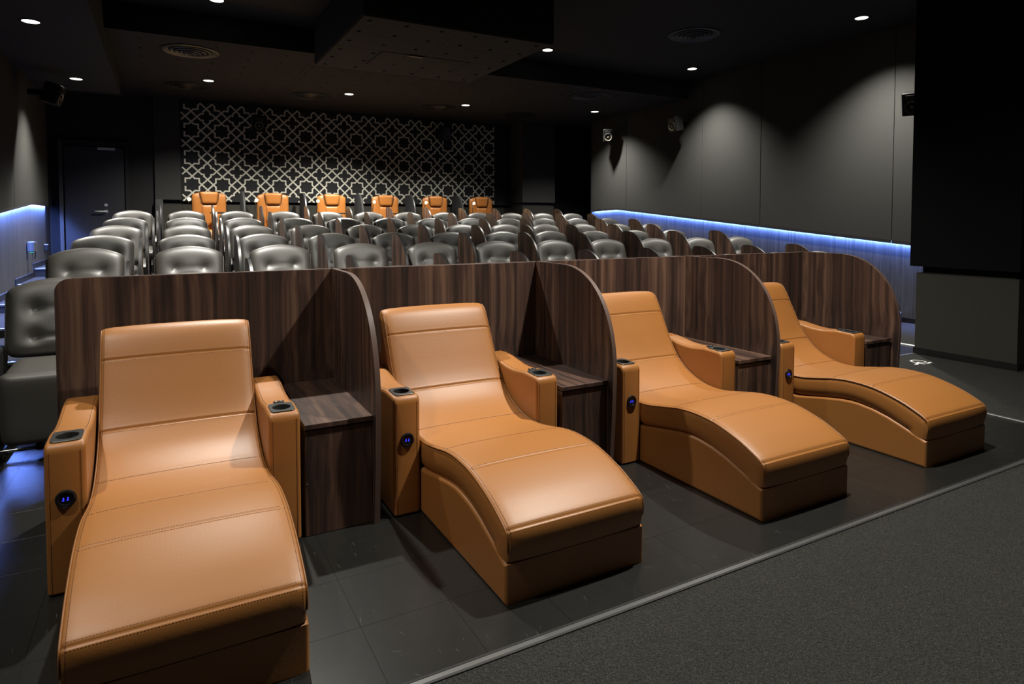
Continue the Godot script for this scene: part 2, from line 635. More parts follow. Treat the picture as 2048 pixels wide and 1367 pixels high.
func cup_plate() -> ArrayMesh:
	var s := Soup.new()
	var n := 48
	var ring := func(hx: float, hz: float, r: float, y: float) -> PackedVector3Array:
		var o := PackedVector3Array()
		for i in n:
			var a := TAU * (i + 0.5) / n
			var c := cos(a)
			var d := sin(a)
			var k := 1.0 / pow(pow(absf(c), r) + pow(absf(d), r), 1.0 / r)
			o.append(Vector3(c * k * hx, y, d * k * hz))
		return o
	var rows := [ring.call(0.055, 0.064, 8.0, 0.0), ring.call(0.057, 0.066, 8.0, 0.004), ring.call(0.055, 0.064, 8.0, 0.006), ring.call(0.0435, 0.0435, 2.0, 0.006), ring.call(0.042, 0.042, 2.0, 0.003), ring.call(0.040, 0.040, 2.0, -0.075)]
	for i in rows.size() - 1:
		s.grid([rows[i], rows[i + 1]], true, i + 1)
	s.fan(rows[5], false)
	return s.made()

func make_lounger(label: String, at: Vector3) -> Node3D:
	var t := thing("lounger", label, "lounger", at, 0.0, "tan leather loungers in the front booths")
	t.set_meta("base", "lounger")
	var hw := 0.349
	var seams := [[lk_at_z(0.292), 0.006, [-0.011, 0.011]], [lk_at_z(0.478), 0.006, [-0.011, 0.011]], [lk_at_z(0.75), 0.0022, [0.004]], [lk_at_z(1.19), 0.0022, [0.004]], [lk_at_z(1.49), 0.003, [-0.01, 0.01]], [19.35, 0.005, [-0.011, 0.011]]]
	var cu := part(t, "cushion", cushion_mesh(hw, seams), M.tan_leather)
	part(cu, "stitching", stitch_mesh(hw, seams), M.dark_thread).set_meta("kind", "stuff")
	for side in [-1.0, 1.0]:
		var path := PackedVector3Array()
		for k in 78:
			var q := lk(2.0 + k * 0.25)
			var nv: Vector2 = (q[0] - q[1]).normalized()
			var p: Vector2 = q[0] + nv * -0.003
			path.append(Vector3(side * (hw + 0.002), p.y, p.x))
		part(cu, "piping", tube(path, 0.0036, 6), M.tan_piping)
	var bp := PackedVector2Array()
	for q in [[0.06, 0.0], [1.852, 0.0], [1.852, 0.168], [1.838, 0.172], [1.8, 0.188], [1.7, 0.227], [1.6, 0.262], [1.5, 0.287], [1.4, 0.3], [1.342, 0.302], [1.25, 0.294], [1.15, 0.278], [1.05, 0.26], [0.918, 0.236], [0.8, 0.24], [0.68, 0.27], [0.5, 0.34], [0.36, 0.42], [0.24, 0.56], [0.2, 0.72], [0.06, 0.72]]:
		bp.append(Vector2(q[0], q[1]))
	part(t, "base", prism(bp, 0.716, 0.014, 3), M.tan_leather)
	for side in [-1.0, 1.0]:
		var ax: float = side * (hw + 0.012 + 0.0735) - 0.002
		var arm := part(t, "arm", prism(arm_profile(), 0.146, 0.016, 3, [0.752, 0.865, 0.045]), M.tan_leather, Vector3(ax, 0, 0))
		var cup := part(arm, "cup_holder", cup_plate(), M.grey_plate, Vector3(0, 0.6385, 0.808))
		cup.rotation.x = 0.044
		var st := Soup.new()
		for e in [-1.0, 1.0]:
			for k in 62:
				st.box(Vector3(e * 0.055, 0.02 + k * 0.0095, 0.9003), Vector3(0.0018, 0.006, 0.0016))
			for k in 74:
				var z := 0.87 - k * 0.0095
				if z > 0.745:
					continue
				var pr := arm_profile()
				var y := 0.64
				for i in range(7, pr.size() - 1):
					if pr[i].x >= z and pr[i + 1].x <= z:
						y = lerpf(pr[i].y, pr[i + 1].y, (pr[i].x - z) / (pr[i].x - pr[i + 1].x))
				st.box(Vector3(e * 0.057, y + 0.0002, z), Vector3(0.0018, 0.0016, 0.006))
		part(arm, "stitching", st.made(), M.dark_thread).set_meta("kind", "stuff")
		if side < 0.0:
			var usb := part(arm, "charging_port", lathe([Vector2(0.0, 0.004), Vector2(0.0225, 0.004), Vector2(0.0235, 0.007), Vector2(0.031, 0.009), Vector2(0.0365, 0.006), Vector2(0.038, 0.0), Vector2(0.0, 0.0)], 36), M.black_plastic, Vector3(0.0, 0.405, 0.9))
			usb.rotation.x = PI / 2
			var pg := Soup.new()
			for e in [-1.0, 1.0]:
				pg.box(Vector3(e * 0.0078, 0.405, 0.9045), Vector3(0.0042, 0.014, 0.002))
				pg.box(Vector3(e * 0.0078 - 0.003, 0.3995, 0.9045), Vector3(0.004, 0.003, 0.002))
			part(arm, "port_light", pg.made(), M.port_glow)
		else:
			var sw := part(arm, "switch_plate", bevel_box(Vector3(0.05, 0.01, 0.026), 0.003), M.black_plastic, Vector3(0.0, 0.6445, 0.722))
			sw.rotation.x = 0.1
			var mk := Soup.new()
			for e in [-1.0, 1.0]:
				mk.box(Vector3(e * 0.012, 0.6502, 0.722), Vector3(0.007, 0.0012, 0.004))
			part(arm, "switch_marks", mk.made(), M.white_mark)
	return t

# ---------------------------------------------------------------- wooden booths
func side_profile(back: float) -> PackedVector2Array:
	var p := PackedVector2Array()
	p.append(Vector2(back, 0.0)); p.append(Vector2(0.908, 0.0)); p.append(Vector2(0.93, 0.3)); p.append(Vector2(0.942, 0.6))
	for k in range(1, 25):
		var a := PI * 0.5 * k / 24.0
		p.append(Vector2(0.35 + 0.592 * pow(cos(a), 2.0 / 2.25), 0.6 + 0.655 * pow(sin(a), 2.0 / 2.25)))
	p.append(Vector2(back, 1.255))
	return p

func strip_along(poly: Array, width: float, thick: float) -> ArrayMesh:   # a band that follows a profile in (z, y)
	var s := Soup.new()
	var rows := []
	var n := poly.size()
	for i in n:
		var d: Vector2 = (poly[mini(i + 1, n - 1)] - poly[maxi(i - 1, 0)]).normalized()
		var nn := Vector2(d.y, -d.x)
		var a: Vector2 = poly[i] - nn * 0.001
		var b: Vector2 = poly[i] + nn * thick
		var w := width * 0.5
		rows.append(PackedVector3Array([Vector3(-w, a.y, a.x), Vector3(-w, b.y, b.x), Vector3(w, b.y, b.x), Vector3(w, a.y, a.x)]))
	for j in 4:
		var seg := []
		for r in rows:
			seg.append(PackedVector3Array([r[j], r[(j + 1) % 4]]))
		s.grid(seg, false, j + 1)
	s.fan(rows[0], true)
	s.fan(rows[n - 1], false)
	return s.made()

func booth(i: int, label: String) -> void:
	var t := thing("booth_screen", label, "partition", Vector3(1.5 * i, 0, 0), 0.0, "walnut booth partitions around the loungers")
	var x0 := -1.5 + (0.046 if i == 0 else 0.0102)
	var x1 := 0.01 if i < 3 else 0.03
	var bp := PackedVector2Array()      # drawn in (x, y), standing across the booth
	if i == 0:
		bp.append(Vector2(x0, 0.0)); bp.append(Vector2(x1, 0.0)); bp.append(Vector2(x1, 1.252))
		for k in 9:
			var a := PI * 0.5 * (1.0 + k / 8.0)
			bp.append(Vector2(x0 + 0.07 + 0.07 * cos(a), 1.182 + 0.07 * sin(a)))
	else:
		bp.append(Vector2(x0, 0.0)); bp.append(Vector2(x1, 0.0)); bp.append(Vector2(x1, 1.252)); bp.append(Vector2(x0, 1.252))
	var flip := PackedVector2Array()
	for p in bp:
		flip.append(Vector2(p.x, p.y))
	var b := part(t, "back_panel", prism(flip, 0.03, 0.002), M.walnut_laminate, Vector3(0, 0, -0.016))
	b.rotation.y = PI / 2
	var tb := part(b, "top_edge", bevel_box(Vector3(0.028, 0.0025, x1 - x0 - (0.08 if i == 0 else 0.004)), 0.0008), M.pale_edge_band, Vector3(0, 1.2535, (x0 + x1) * 0.5 + (0.038 if i == 0 else 0.0)))
	tb.name = "top_edge"
	var sp := side_profile(-0.0005)
	var sd := part(t, "side_panel", prism(sp, 0.028, 0.0015), M.walnut_laminate, Vector3(-0.004 if i < 3 else 0.016, 0, 0))
	var cv := []
	for k in range(1, sp.size()):
		cv.append(sp[k])
	part(sd, "front_edge", strip_along(cv, 0.0275, 0.0018), M.pale_edge_band)

func side_table(i: int, label: String) -> void:
	var t := thing("side_cabinet", label, "cabinet", Vector3(1.5 * i, 0, 0), 0.0, "walnut side cabinets beside the loungers")
	part(t, "body", bevel_box(Vector3(0.334, 0.53, 0.86), 0.002), M.walnut_laminate, Vector3(-0.188, 0.265, 0.432))
	part(t, "front_panel", bevel_box(Vector3(0.336, 0.524, 0.018), 0.0015), M.walnut_laminate, Vector3(-0.188, 0.264, 0.8735))
	part(t, "top_board", bevel_box(Vector3(0.34, 0.026, 0.888), 0.002), M.walnut_laminate, Vector3(-0.188, 0.5465, 0.446))
	var k := part(t, "screw_cap", lathe([Vector2(0.0, 0.0015), Vector2(0.004, 0.001), Vector2(0.005, 0.0), Vector2(0.0, 0.0)], 12), M.grey_plate, Vector3(-0.347, 0.26, 0.8828))
	k.rotation.x = PI / 2

# ---------------------------------------------------------------- charcoal cinema seats
func make_seat(label: String, at: Vector3) -> Node3D:
	var t := thing("cinema_seat", label, "seat", at, 0.0, "charcoal leather cinema seats in rows")
	t.set_meta("base", "cinema_seat")
	var bk := part(t, "backrest", pad(0.305, 0.0, 0.56, 0.072, 0.075, 0.05, 0.0,
			[[-0.13, 0.33, 0.021, 0.06], [0.13, 0.33, 0.021, 0.06], [-0.13, 0.13, 0.022, 0.05], [0.13, 0.13, 0.022, 0.05]],
			[[0.33, 0.13, 0.006, 0.02], [0.13, 0.13, 0.012, 0.014]], 0.03, 34, 36), M.charcoal_leather, Vector3(0, 0.608, 0.19))
	bk.rotation.x = -0.31
	var rim := PackedVector3Array()
	for side in [1.0, -1.0]:
		for k in 15:
			var y := -0.93 + 1.86 * k / 14.0
			var tt: float = (y * side + 1.0) * 0.5
			var e := pow(absf(y), 26.0)
			rim.append(Vector3(side * 0.305 * (1.0 - 0.05 * e) * (1.0 - 0.03 * (1.0 - tt)), lerpf(0.02, 0.465, tt), 0.004))
		if side > 0.0:
			for k in range(1, 12):
				var u := 1.0 - 2.0 * k / 12.0
				rim.append(Vector3(u * 0.29, 0.558 - 0.072 * u * u - 0.012 * pow(absf(u), 14.0), 0.004))
	part(bk, "piping", tube(rim, 0.005, 5, true), M.charcoal_piping)
	var cs := part(t, "seat_cushion", pad(0.25, -0.26, 0.28, 0.0, 0.07, 0.06, 0.0, [], [], 0.0, 18, 16), M.charcoal_leather, Vector3(0, 0.54, 0.46))
	cs.rotation.x = -PI / 2 + 0.06
	var fr := part(t, "footrest", pad(0.245, -0.235, 0.235, 0.0, 0.055, 0.03, 0.0, [], [], 0.0, 18, 16), M.charcoal_leather, Vector3(0, 0.372, 0.69))
	fr.rotation.x = 0.1
	var ar := PackedVector2Array()
	for q in [[0.1, 0.5], [0.56, 0.5], [0.6, 0.54], [0.61, 0.6], [0.58, 0.64], [0.5, 0.665], [0.3, 0.69], [0.14, 0.7], [0.08, 0.68], [0.07, 0.6]]:
		ar.append(Vector2(q[0], q[1]))
	for sx in [-1.0, 1.0]:
		part(t, "armrest", prism(ar, 0.075, 0.02, 3), M.charcoal_leather if sx > 0 else M.black_leather, Vector3(sx * 0.335, 0, 0))
		part(t, "arm_post", bevel_box(Vector3(0.045, 0.47, 0.09), 0.006), M.black_metal, Vector3(sx * 0.318, 0.285, 0.3))
		part(t, "foot", bevel_box(Vector3(0.05, 0.05, 0.42), 0.008), M.black_metal, Vector3(sx * 0.29, 0.026, 0.34))
	part(t, "seat_box", bevel_box(Vector3(0.46, 0.2, 0.4), 0.01), M.black_metal, Vector3(0, 0.37, 0.4))
	part(t, "crossbar", tube(PackedVector3Array([Vector3(-0.3, 0.045, 0.45), Vector3(0.0, 0.045, 0.45), Vector3(0.3, 0.045, 0.45)]), 0.012, 8), M.chrome)
	var kn := part(t, "foot_knob", lathe([Vector2(0.0, 0.028), Vector2(0.018, 0.024), Vector2(0.027, 0.012), Vector2(0.027, -0.012), Vector2(0.018, -0.024), Vector2(0.0, -0.028)], 14, false), M.black_metal, Vector3(-0.08, 0.052, 0.45))
	kn.rotation.z = PI / 2
	return t

func divider_profile() -> PackedVector2Array:
	var p := PackedVector2Array()
	p.append(Vector2(-0.14, 0.0)); p.append(Vector2(0.34, 0.0)); p.append(Vector2(0.40, 0.5)); p.append(Vector2(0.405, 0.74))
	for k in range(1, 19):
		var a := PI * 0.5 * k / 18.0
		p.append(Vector2(-0.03 + 0.435 * cos(a), 0.74 + 0.505 * sin(a)))
	for k in range(1, 6):
		var a := PI * 0.5 * k / 5.0
		p.append(Vector2(-0.085 - 0.055 * sin(a), 1.19 + 0.055 * cos(a)))
	return p

func make_divider(label: String, at: Vector3) -> Node3D:
	var t := thing("seat_divider", label, "divider", at, 0.0, "walnut dividers between the cinema seats")
	t.set_meta("base", "seat_divider")
	var pr := divider_profile()
	part(t, "panel", prism(pr, 0.024, 0.001), M.walnut_laminate)
	var cv := []
	for k in range(1, pr.size()):
		cv.append(pr[k])
	part(t, "edge_band", strip_along(cv, 0.0242, 0.003), M.black_edge_band)
	return t

# ---------------------------------------------------------------- orange recliners at the back
func make_recliner(label: String, at: Vector3) -> Node3D:
	var t := thing("recliner", label, "recliner", at, 0.0, "orange leather recliners against the back wall")
	t.set_meta("base", "recliner")
	var tilt := Node3D.new()
	part(t, "backrest", pad(0.325, 0.45, 1.27, 0.05, 0.07, 0.09, 0.0, [], [], 0.0, 24, 24), M.orange_leather, Vector3(0, 0, 0))
	tilt.free()
	part(t, "head_pillow", pad(0.18, 1.01, 1.268, 0.006, 0.055, 0.02, 0.0, [], [], 0.22, 20, 18), M.orange_leather, Vector3(0, 0, 0.062))
	part(t, "lumbar_panel", pad(0.15, 0.55, 1.0, 0.0, 0.045, 0.02, 0.0, [], [], 0.0, 14, 16), M.orange_leather, Vector3(0, 0, 0.052))
	var seam := Soup.new()
	for s in [-1.0, 1.0]:
		tube_in(seam, PackedVector3Array([Vector3(s * 0.186, 1.25, 0.066), Vector3(s * 0.175, 1.15, 0.074), Vector3(s * 0.158, 1.05, 0.074), Vector3(s * 0.13, 1.012, 0.074)]), 0.005, 5)
	tube_in(seam, PackedVector3Array([Vector3(-0.13, 1.012, 0.074), Vector3(0.0, 1.006, 0.074), Vector3(0.13, 1.012, 0.074)]), 0.005, 5)
	part(t, "seam_piping", seam.made(), M.orange_seam)
	var st := part(t, "seat_cushion", pad(0.3, -0.3, 0.3, 0.0, 0.09, 0.08, 0.0, [], [], 0.0, 14, 14), M.orange_leather, Vector3(0, 0.4, 0.36))
	st.rotation.x = -PI / 2
	part(t, "footrest", pad(0.3, -0.2, 0.2, 0.0, 0.05, 0.04, 0.0, [], [], 0.0, 14, 14), M.orange_leather, Vector3(0, 0.23, 0.7))
	for s in [-1.0, 1.0]:
		part(t, "arm_box", bevel_box(Vector3(0.05, 0.6, 0.62), 0.02), M.black_leather, Vector3(s * 0.318, 0.3, 0.34))
	part(t, "tray_table", bevel_box(Vector3(0.34, 0.028, 0.26), 0.008), M.black_plastic, Vector3(0.16, 0.83, 0.34))
	part(t, "tray_post", tube(PackedVector3Array([Vector3(0.318, 0.58, 0.42), Vector3(0.318, 0.7, 0.42), Vector3(0.29, 0.82, 0.4)]), 0.014, 8), M.black_metal)
	part(t, "base", bevel_box(Vector3(0.6, 0.2, 0.7), 0.01), M.black_metal, Vector3(0, 0.1, 0.3))
	return t

func make_privacy(label: String, at: Vector3) -> Node3D:
	var t := thing("privacy_panel", label, "divider", at, 0.0, "black panels between the orange recliners")
	t.set_meta("base", "privacy_panel")
	var p := PackedVector2Array()
	p.append(Vector2(-0.3, 0.0)); p.append(Vector2(0.42, 0.0)); p.append(Vector2(0.42, 0.55))
	for k in range(1, 15):
		var a := PI * 0.5 * k / 14.0
		p.append(Vector2(0.02 + 0.40 * cos(a), 0.55 + 0.74 * sin(a)))
	p.append(Vector2(-0.3, 1.29))
	part(t, "panel", prism(p, 0.05, 0.006, 2), M.black_fabric)
	var cv := []
	for k in range(2, p.size()):
		cv.append(p[k])
	part(t, "edge_trim", strip_along(cv, 0.02, 0.003), M.grey_plate)
	return t

func reading_lamp(label: String, at: Vector3, foot: float) -> void:
	var t := thing("reading_lamp", label, "lamp", at, 0.0, "lit reading lamps beside the orange recliners")
	part(t, "gooseneck", tube(PackedVector3Array([Vector3(-0.04, foot, -0.06), Vector3(-0.045, foot + 0.4, -0.05), Vector3(-0.03, foot + 0.8, -0.04), Vector3(-0.012, -0.03, -0.03), Vector3(0, 0, -0.045)]), 0.008, 7), M.chrome)
	var hd := part(t, "lamp_head", lathe([Vector2(0.0, -0.05), Vector2(0.02, -0.05), Vector2(0.03, -0.01), Vector2(0.032, 0.012), Vector2(0.029, 0.012), Vector2(0.0, -0.008)], 18), M.black_metal)
	hd.rotation.x = PI / 2
	var sp := SphereMesh.new()
	sp.radius = 0.033
	sp.height = 0.066
	sp.radial_segments = 18
	sp.rings = 10
	part(t, "bulb", sp, M.reading_bulb, Vector3(0, 0, 0.008))
	var l := OmniLight3D.new()
	l.name = "bulb_light"
	t.add_child(l)
	l.position = Vector3(0, 0, 0.008)
	l.light_color = Color(1.0, 0.84, 0.6)
	l.light_energy = 0.38
	l.light_size = 0.02
	l.omni_range = 12.0
	l.omni_attenuation = 2.0
	l.shadow_enabled = true

# ---------------------------------------------------------------- fittings
func speaker(label: String, at: Vector3, yaw: float, pitch: float, size := 1.0) -> void:
	var t := thing("wall_speaker", label, "speaker", at, yaw, "black surround speakers on the walls")
	var tilt := Basis(Vector3.RIGHT, pitch)
	var put := func(called: String, m: Mesh, mt: Material, p: Vector3, rx := 0.0) -> void:
		var o := part(t, called, m, mt, tilt * p)
		o.basis = tilt * Basis(Vector3.RIGHT, rx)
	put.call("cabinet", bevel_box(Vector3(0.34, 0.44, 0.3) * size, 0.012), M.black_plastic, Vector3.ZERO)
	put.call("baffle", bevel_box(Vector3(0.32, 0.42, 0.016) * size, 0.004), M.black_metal, Vector3(0, 0, 0.157) * size)
	put.call("cone_ring", lathe([Vector2(0.098, 0.0), Vector2(0.1, 0.008), Vector2(0.088, 0.01), Vector2(0.084, 0.004), Vector2(0.084, 0.0)], 28), M.grey_plate, Vector3(0, -0.05, 0.165) * size, PI / 2)
	put.call("cone", lathe([Vector2(0.084, 0.005), Vector2(0.03, -0.012), Vector2(0.024, 0.0), Vector2(0.0, 0.008)], 28), M.speaker_cone, Vector3(0, -0.05, 0.166) * size, PI / 2)
	put.call("horn", bevel_box(Vector3(0.2, 0.1, 0.02) * size, 0.006), M.black_plastic, Vector3(0, 0.13, 0.165) * size)
	var br := part(t, "bracket", bevel_box(Vector3(0.09, 0.12, 0.34) * size, 0.006), M.black_metal, Vector3(0, 0.02, -0.28) * size)
	br.name = "bracket"

func diffuser(label: String, at: Vector3) -> void:
	var t := thing("ceiling_diffuser", label, "air vent", at, 0.0, "round ceiling air diffusers")
	part(t, "outer_ring", lathe([Vector2(0.41, 0.004), Vector2(0.41, -0.012), Vector2(0.37, -0.02), Vector2(0.3, 0.0), Vector2(0.3, 0.004)], 40), M.vent_paint)
	for k in 4:
		var r := 0.29 - 0.065 * k
		part(t, "cone_ring", lathe([Vector2(r, -0.012 - 0.012 * k), Vector2(r - 0.02, -0.022 - 0.012 * k), Vector2(r - 0.055, -0.006 - 0.012 * k), Vector2(r - 0.05, 0.002 - 0.01 * k)], 36), M.vent_paint)
	part(t, "centre_boss", lathe([Vector2(0.0, -0.06), Vector2(0.03, -0.058), Vector2(0.04, -0.03), Vector2(0.0, -0.03)], 20), M.black_metal)

const ORD := ["first", "second", "third", "fourth", "fifth", "sixth", "seventh", "eighth", "ninth", "tenth", "eleventh", "twelfth"]

# ================================================================ the scene
func _ready() -> void:
	# ---- camera
	var cam := Camera3D.new()
	cam.name = "camera"
	add_child(cam)
	cam.position = Vector3(-0.9411, 1.5592, 4.0695)
	cam.rotation = Vector3(-0.04003, -0.50007, 0.00018)
	cam.keep_aspect = Camera3D.KEEP_HEIGHT
	cam.set_frustum(0.05 * 1367.0 / 1273.26, Vector2(0.0, -0.05 * 191.83 / 1273.26), 0.05, 60.0)
	cam.current = true
	# ---- environment: a closed dark room
	var env := Environment.new()
	env.background_mode = Environment.BG_COLOR
	env.background_color = Color(0, 0, 0)
	env.tonemap_mode = Environment.TONE_MAPPER_LINEAR
	env.tonemap_exposure = 0.6
	env.sdfgi_enabled = true
	env.ssao_enabled = true
	env.ssil_enabled = true
	var we := WorldEnvironment.new()
	we.name = "surroundings"
	we.environment = env
	add_child(we)
	make_materials()
	# ---- lamps: ceiling downlights in a grid
	downlight("lit ceiling downlight high in front of the second booth from the left", Vector3(2.22, 4.53, 1.65), 49.0, Color(1.0, 0.985, 0.945), 75.0)
	downlight("lit ceiling downlight high in front of the leftmost booth", Vector3(-2.35, 4.53, 1.75), 17.0, Color(1.0, 0.985, 0.945), 62.0)
	downlight("lit downlight in the high ceiling just behind the leftmost booth", Vector3(-0.2, 4.53, -1.8), 54.0)
	downlight("lit downlight in the high ceiling just behind the rightmost booth", Vector3(4.95, 4.53, -1.8), 30.0)
	downlight("lit downlight close to the right wall above the square pillar", Vector3(8.1, 4.53, -1.78), 47.0, Color(1.0, 0.985, 0.945), 57.0)
	downlight("lit downlight cut off by the top edge, left of the hanging bulkhead", Vector3(-0.26, 4.53, -5.49), 56.0)
	downlight("lit downlight just right of the hanging ceiling bulkhead", Vector3(4.99, 4.53, -5.49), 40.0)
	downlight("lit downlight in the high ceiling near the middle of the right wall", Vector3(8.2, 4.53, -5.3), 40.0)
	downlight("lit downlight in the rear ceiling above the left end of the lattice wall", Vector3(-0.165, 4.15, -9.09), 48.0, Color(1.0, 0.985, 0.945), 66.0)
	downlight("lit downlight in the rear ceiling second from left before the lattice wall", Vector3(2.445, 4.15, -9.1), 75.0, Color(1.0, 0.985, 0.945), 66.0)
	downlight("lit downlight in the rear ceiling above the right part of the lattice wall", Vector3(5.06, 4.15, -9.09), 28.0, Color(1.0, 0.985, 0.945), 62.0)
	downlight("lit downlight in the rear ceiling nearest the far right corner", Vector3(8.12, 4.15, -8.4), 35.0, Color(1.0, 0.985, 0.945), 60.0)
	downlight("lit downlight in the left soffit nearest the camera", Vector3(-2.25, 3.86, -5.15), 26.0, Color(1.0, 0.985, 0.945), 46.0)
	downlight("lit downlight in the left soffit near the back door", Vector3(-2.15, 3.86, -8.5), 32.0)
	build_shell()
	build_floor()
	build_front()
	build_seats()
	build_back_row()
	build_fittings()

func build_shell() -> void:
	# ---- right wall: fabric panels above, laminate below, both split at their joints
	var wr := setting("wall_right")
	part(wr, "wall_core", plain_box(Vector3(9.02, -0.2, -9.65), Vector3(9.2, 4.75, 7.6)), M.dark_paint)
	part(wr, "wall_end", plain_box(Vector3(8.95, -0.2, -9.7), Vector3(9.2, 4.75, -9.65)), M.black_fabric)
	var cuts := [-9.65, -9.15, -8.24, -5.76, -4.26, -1.77, 0.6, 3.0, 5.3, 7.6]
	var led := func(z: float) -> float:
		if z < -8.59:
			return 1.804 + (z + 8.59) * 0.037
		return 1.804 - (z + 8.59) * 0.0903 if z < -1.0 else 1.804 - 7.59 * 0.0903
	for i in cuts.size() - 1:
		var p := PackedVector2Array()
		var a: float = cuts[i] + 0.004
		var b: float = cuts[i + 1] - 0.004
		var lower := [b]
		for z in [-1.0, -8.59]:
			if z > a and z < b:
				lower.append(z)
		lower.append(a)
		p.append(Vector2(a, 4.53)); p.append(Vector2(b, 4.53))
		var lip := PackedVector2Array()
		for z in lower:
			p.append(Vector2(z, led.call(z) + 0.065))
			lip.append(Vector2(z, led.call(z) + 0.02))
		lower.reverse()
		for z in lower:
			lip.append(Vector2(z, led.call(z) + 0.066))
		var wp := part(wr, "wall_panel", prism(p, 0.06, 0.004), M.charcoal_fabric, Vector3(8.98, 0, 0))
		part(wp, "panel_lip", prism(lip, 0.012, 0.001), M.black_fabric, Vector3(-0.024, 0, 0))
	var low := [-9.65, -8.4, -7.2, -6.0, -4.8, -3.6, -2.4, -1.2, 0.6, 3.0, 7.6]
	for i in low.size() - 1:
		var p := PackedVector2Array()
		var a: float = low[i] + 0.0015
		var b: float = low[i + 1] - 0.0015
		p.append(Vector2(a, -0.1)); p.append(Vector2(b, -0.1)); p.append(Vector2(b, led.call(b) + 0.05)); p.append(Vector2(a, led.call(a) + 0.05))
		part(wr, "wainscot_panel", prism(p, 0.02, 0.001), M.grey_laminate, Vector3(9.012, 0, 0))
	var tl := thing("led_strip_light", "blue white LED strip along the right wall above the wainscot", "strip light")
	led_run(tl, Vector3(8.983, led.call(-9.64), -9.64), Vector3(8.983, led.call(-8.59), -8.59), Vector3.LEFT, 560.0)
	led_run(tl, Vector3(8.983, led.call(-8.59), -8.59), Vector3(8.983, led.call(-4.8), -4.8), Vector3.LEFT, 560.0)
	led_run(tl, Vector3(8.983, led.call(-4.8), -4.8), Vector3(8.983, led.call(-1.0), -1.0), Vector3.LEFT, 560.0)
	# ---- left wall
	var wl := setting("wall_left")
	part(wl, "wall_core", plain_box(Vector3(-3.1, -0.2, -11.3), Vector3(-2.92, 4.75, 7.6)), M.dark_paint)
	var ledl := func(z: float) -> float:
		return 1.8 if z < -9.0 else (1.8 - (z + 9.0) * 0.0705 if z < -2.0 else 1.8 - 7.0 * 0.0705)
	for c in [[-10.72, -9.0], [-9.0, -7.6], [-7.6, -5.6], [-5.6, -2.0], [-2.0, 1.0], [1.0, 4.3], [4.3, 7.6]]:
		var p := PackedVector2Array()
		var a: float = c[0] + 0.003
		var b: float = c[1] - 0.003
		p.append(Vector2(a, 4.53)); p.append(Vector2(b, 4.53)); p.append(Vector2(b, ledl.call(b) + 0.065)); p.append(Vector2(a, ledl.call(a) + 0.065))
		var wp := part(wl, "wall_panel", prism(p, 0.06, 0.004), M.charcoal_fabric, Vector3(-2.88, 0, 0))
		var lip := PackedVector2Array()
		lip.append(Vector2(a, ledl.call(a) + 0.066)); lip.append(Vector2(b, ledl.call(b) + 0.066)); lip.append(Vector2(b, ledl.call(b) + 0.02)); lip.append(Vector2(a, ledl.call(a) + 0.02))
		part(wp, "panel_lip", prism(lip, 0.012, 0.001), M.black_fabric, Vector3(0.024, 0, 0))
		var q := PackedVector2Array()
		q.append(Vector2(a, -0.1)); q.append(Vector2(b, -0.1)); q.append(Vector2(b, ledl.call(b) + 0.05)); q.append(Vector2(a, ledl.call(a) + 0.05))
		part(wl, "wainscot_panel", prism(q, 0.02, 0.001), M.grey_laminate, Vector3(-2.912, 0, 0))
	var tr := thing("led_strip_light", "blue white LED strip along the left wall beside the stairs", "strip light")
	led_run(tr, Vector3(-2.883, 1.8, -10.7), Vector3(-2.883, 1.8, -9.0), Vector3.RIGHT, 900.0)
	led_run(tr, Vector3(-2.883, 1.8, -9.0), Vector3(-2.883, ledl.call(-5.5), -5.5), Vector3.RIGHT, 900.0)
	led_run(tr, Vector3(-2.883, ledl.call(-5.5), -5.5), Vector3(-2.883, ledl.call(-4.7), -4.7), Vector3.RIGHT, 900.0)
	# ---- back wall with its lattice, wainscot and side returns
	var wb := setting("wall_back")
	part(wb, "wall_core", plain_box(Vector3(-3.1, -0.2, -11.6), Vector3(10.4, 4.75, -11.36)), M.dark_paint)
	part(wb, "wall_panel", plain_box(Vector3(-0.6, 1.97, -11.36), Vector3(6.95, 4.15, -11.3)), M.black_fabric)
	part(wb, "wall_panel", plain_box(Vector3(-1.09, 2.0, -11.36), Vector3(-0.605, 4.15, -11.28)), M.charcoal_fabric)
	part(wb, "wall_panel", plain_box(Vector3(6.955, 1.97, -11.36), Vector3(7.5, 4.15, -11.3)), M.black_fabric)
	for c in [[-0.945, -0.585], [-0.58, 0.62], [0.625, 1.82], [1.825, 3.02], [3.025, 4.22], [4.225, 5.42], [5.425, 6.62], [6.625, 7.5]]:
		part(wb, "wainscot_panel", plain_box(Vector3(c[0], 0.5, -11.36), Vector3(c[1], 1.9, -11.315)), M.olive_fabric)
	part(wb, "wall_return", plain_box(Vector3(-1.09, 0.5, -11.36), Vector3(-0.95, 2.0, -11.2)), M.grey_laminate)
	part(wb, "lattice_pattern", lattice(), M.lattice_silver, Vector3(0, 0, -11.3))
	var col := setting("wall_column")
	part(col, "upper_cladding", bevel_box(Vector3(1.02, 2.15, 0.7), 0.006), M.charcoal_fabric, Vector3(7.93, 3.11, -11.0))
	part(col, "groove", plain_box(Vector3(7.45, 1.93, -11.35), Vector3(8.39, 2.04, -10.72)), M.black_fabric)
	part(col, "lower_cladding", bevel_box(Vector3(0.985, 1.45, 0.68), 0.006), M.olive_fabric, Vector3(7.925, 1.22, -11.01))
	var rec := setting("wall_recess")
	part(rec, "side_wall", plain_box(Vector3(10.2, -0.2, -11.6), Vector3(10.4, 4.75, -9.6)), M.black_fabric)
	part(rec, "front_return", plain_box(Vector3(9.2, -0.2, -9.75), Vector3(10.4, 4.75, -9.6)), M.black_fabric)
	var wf := setting("wall_front")
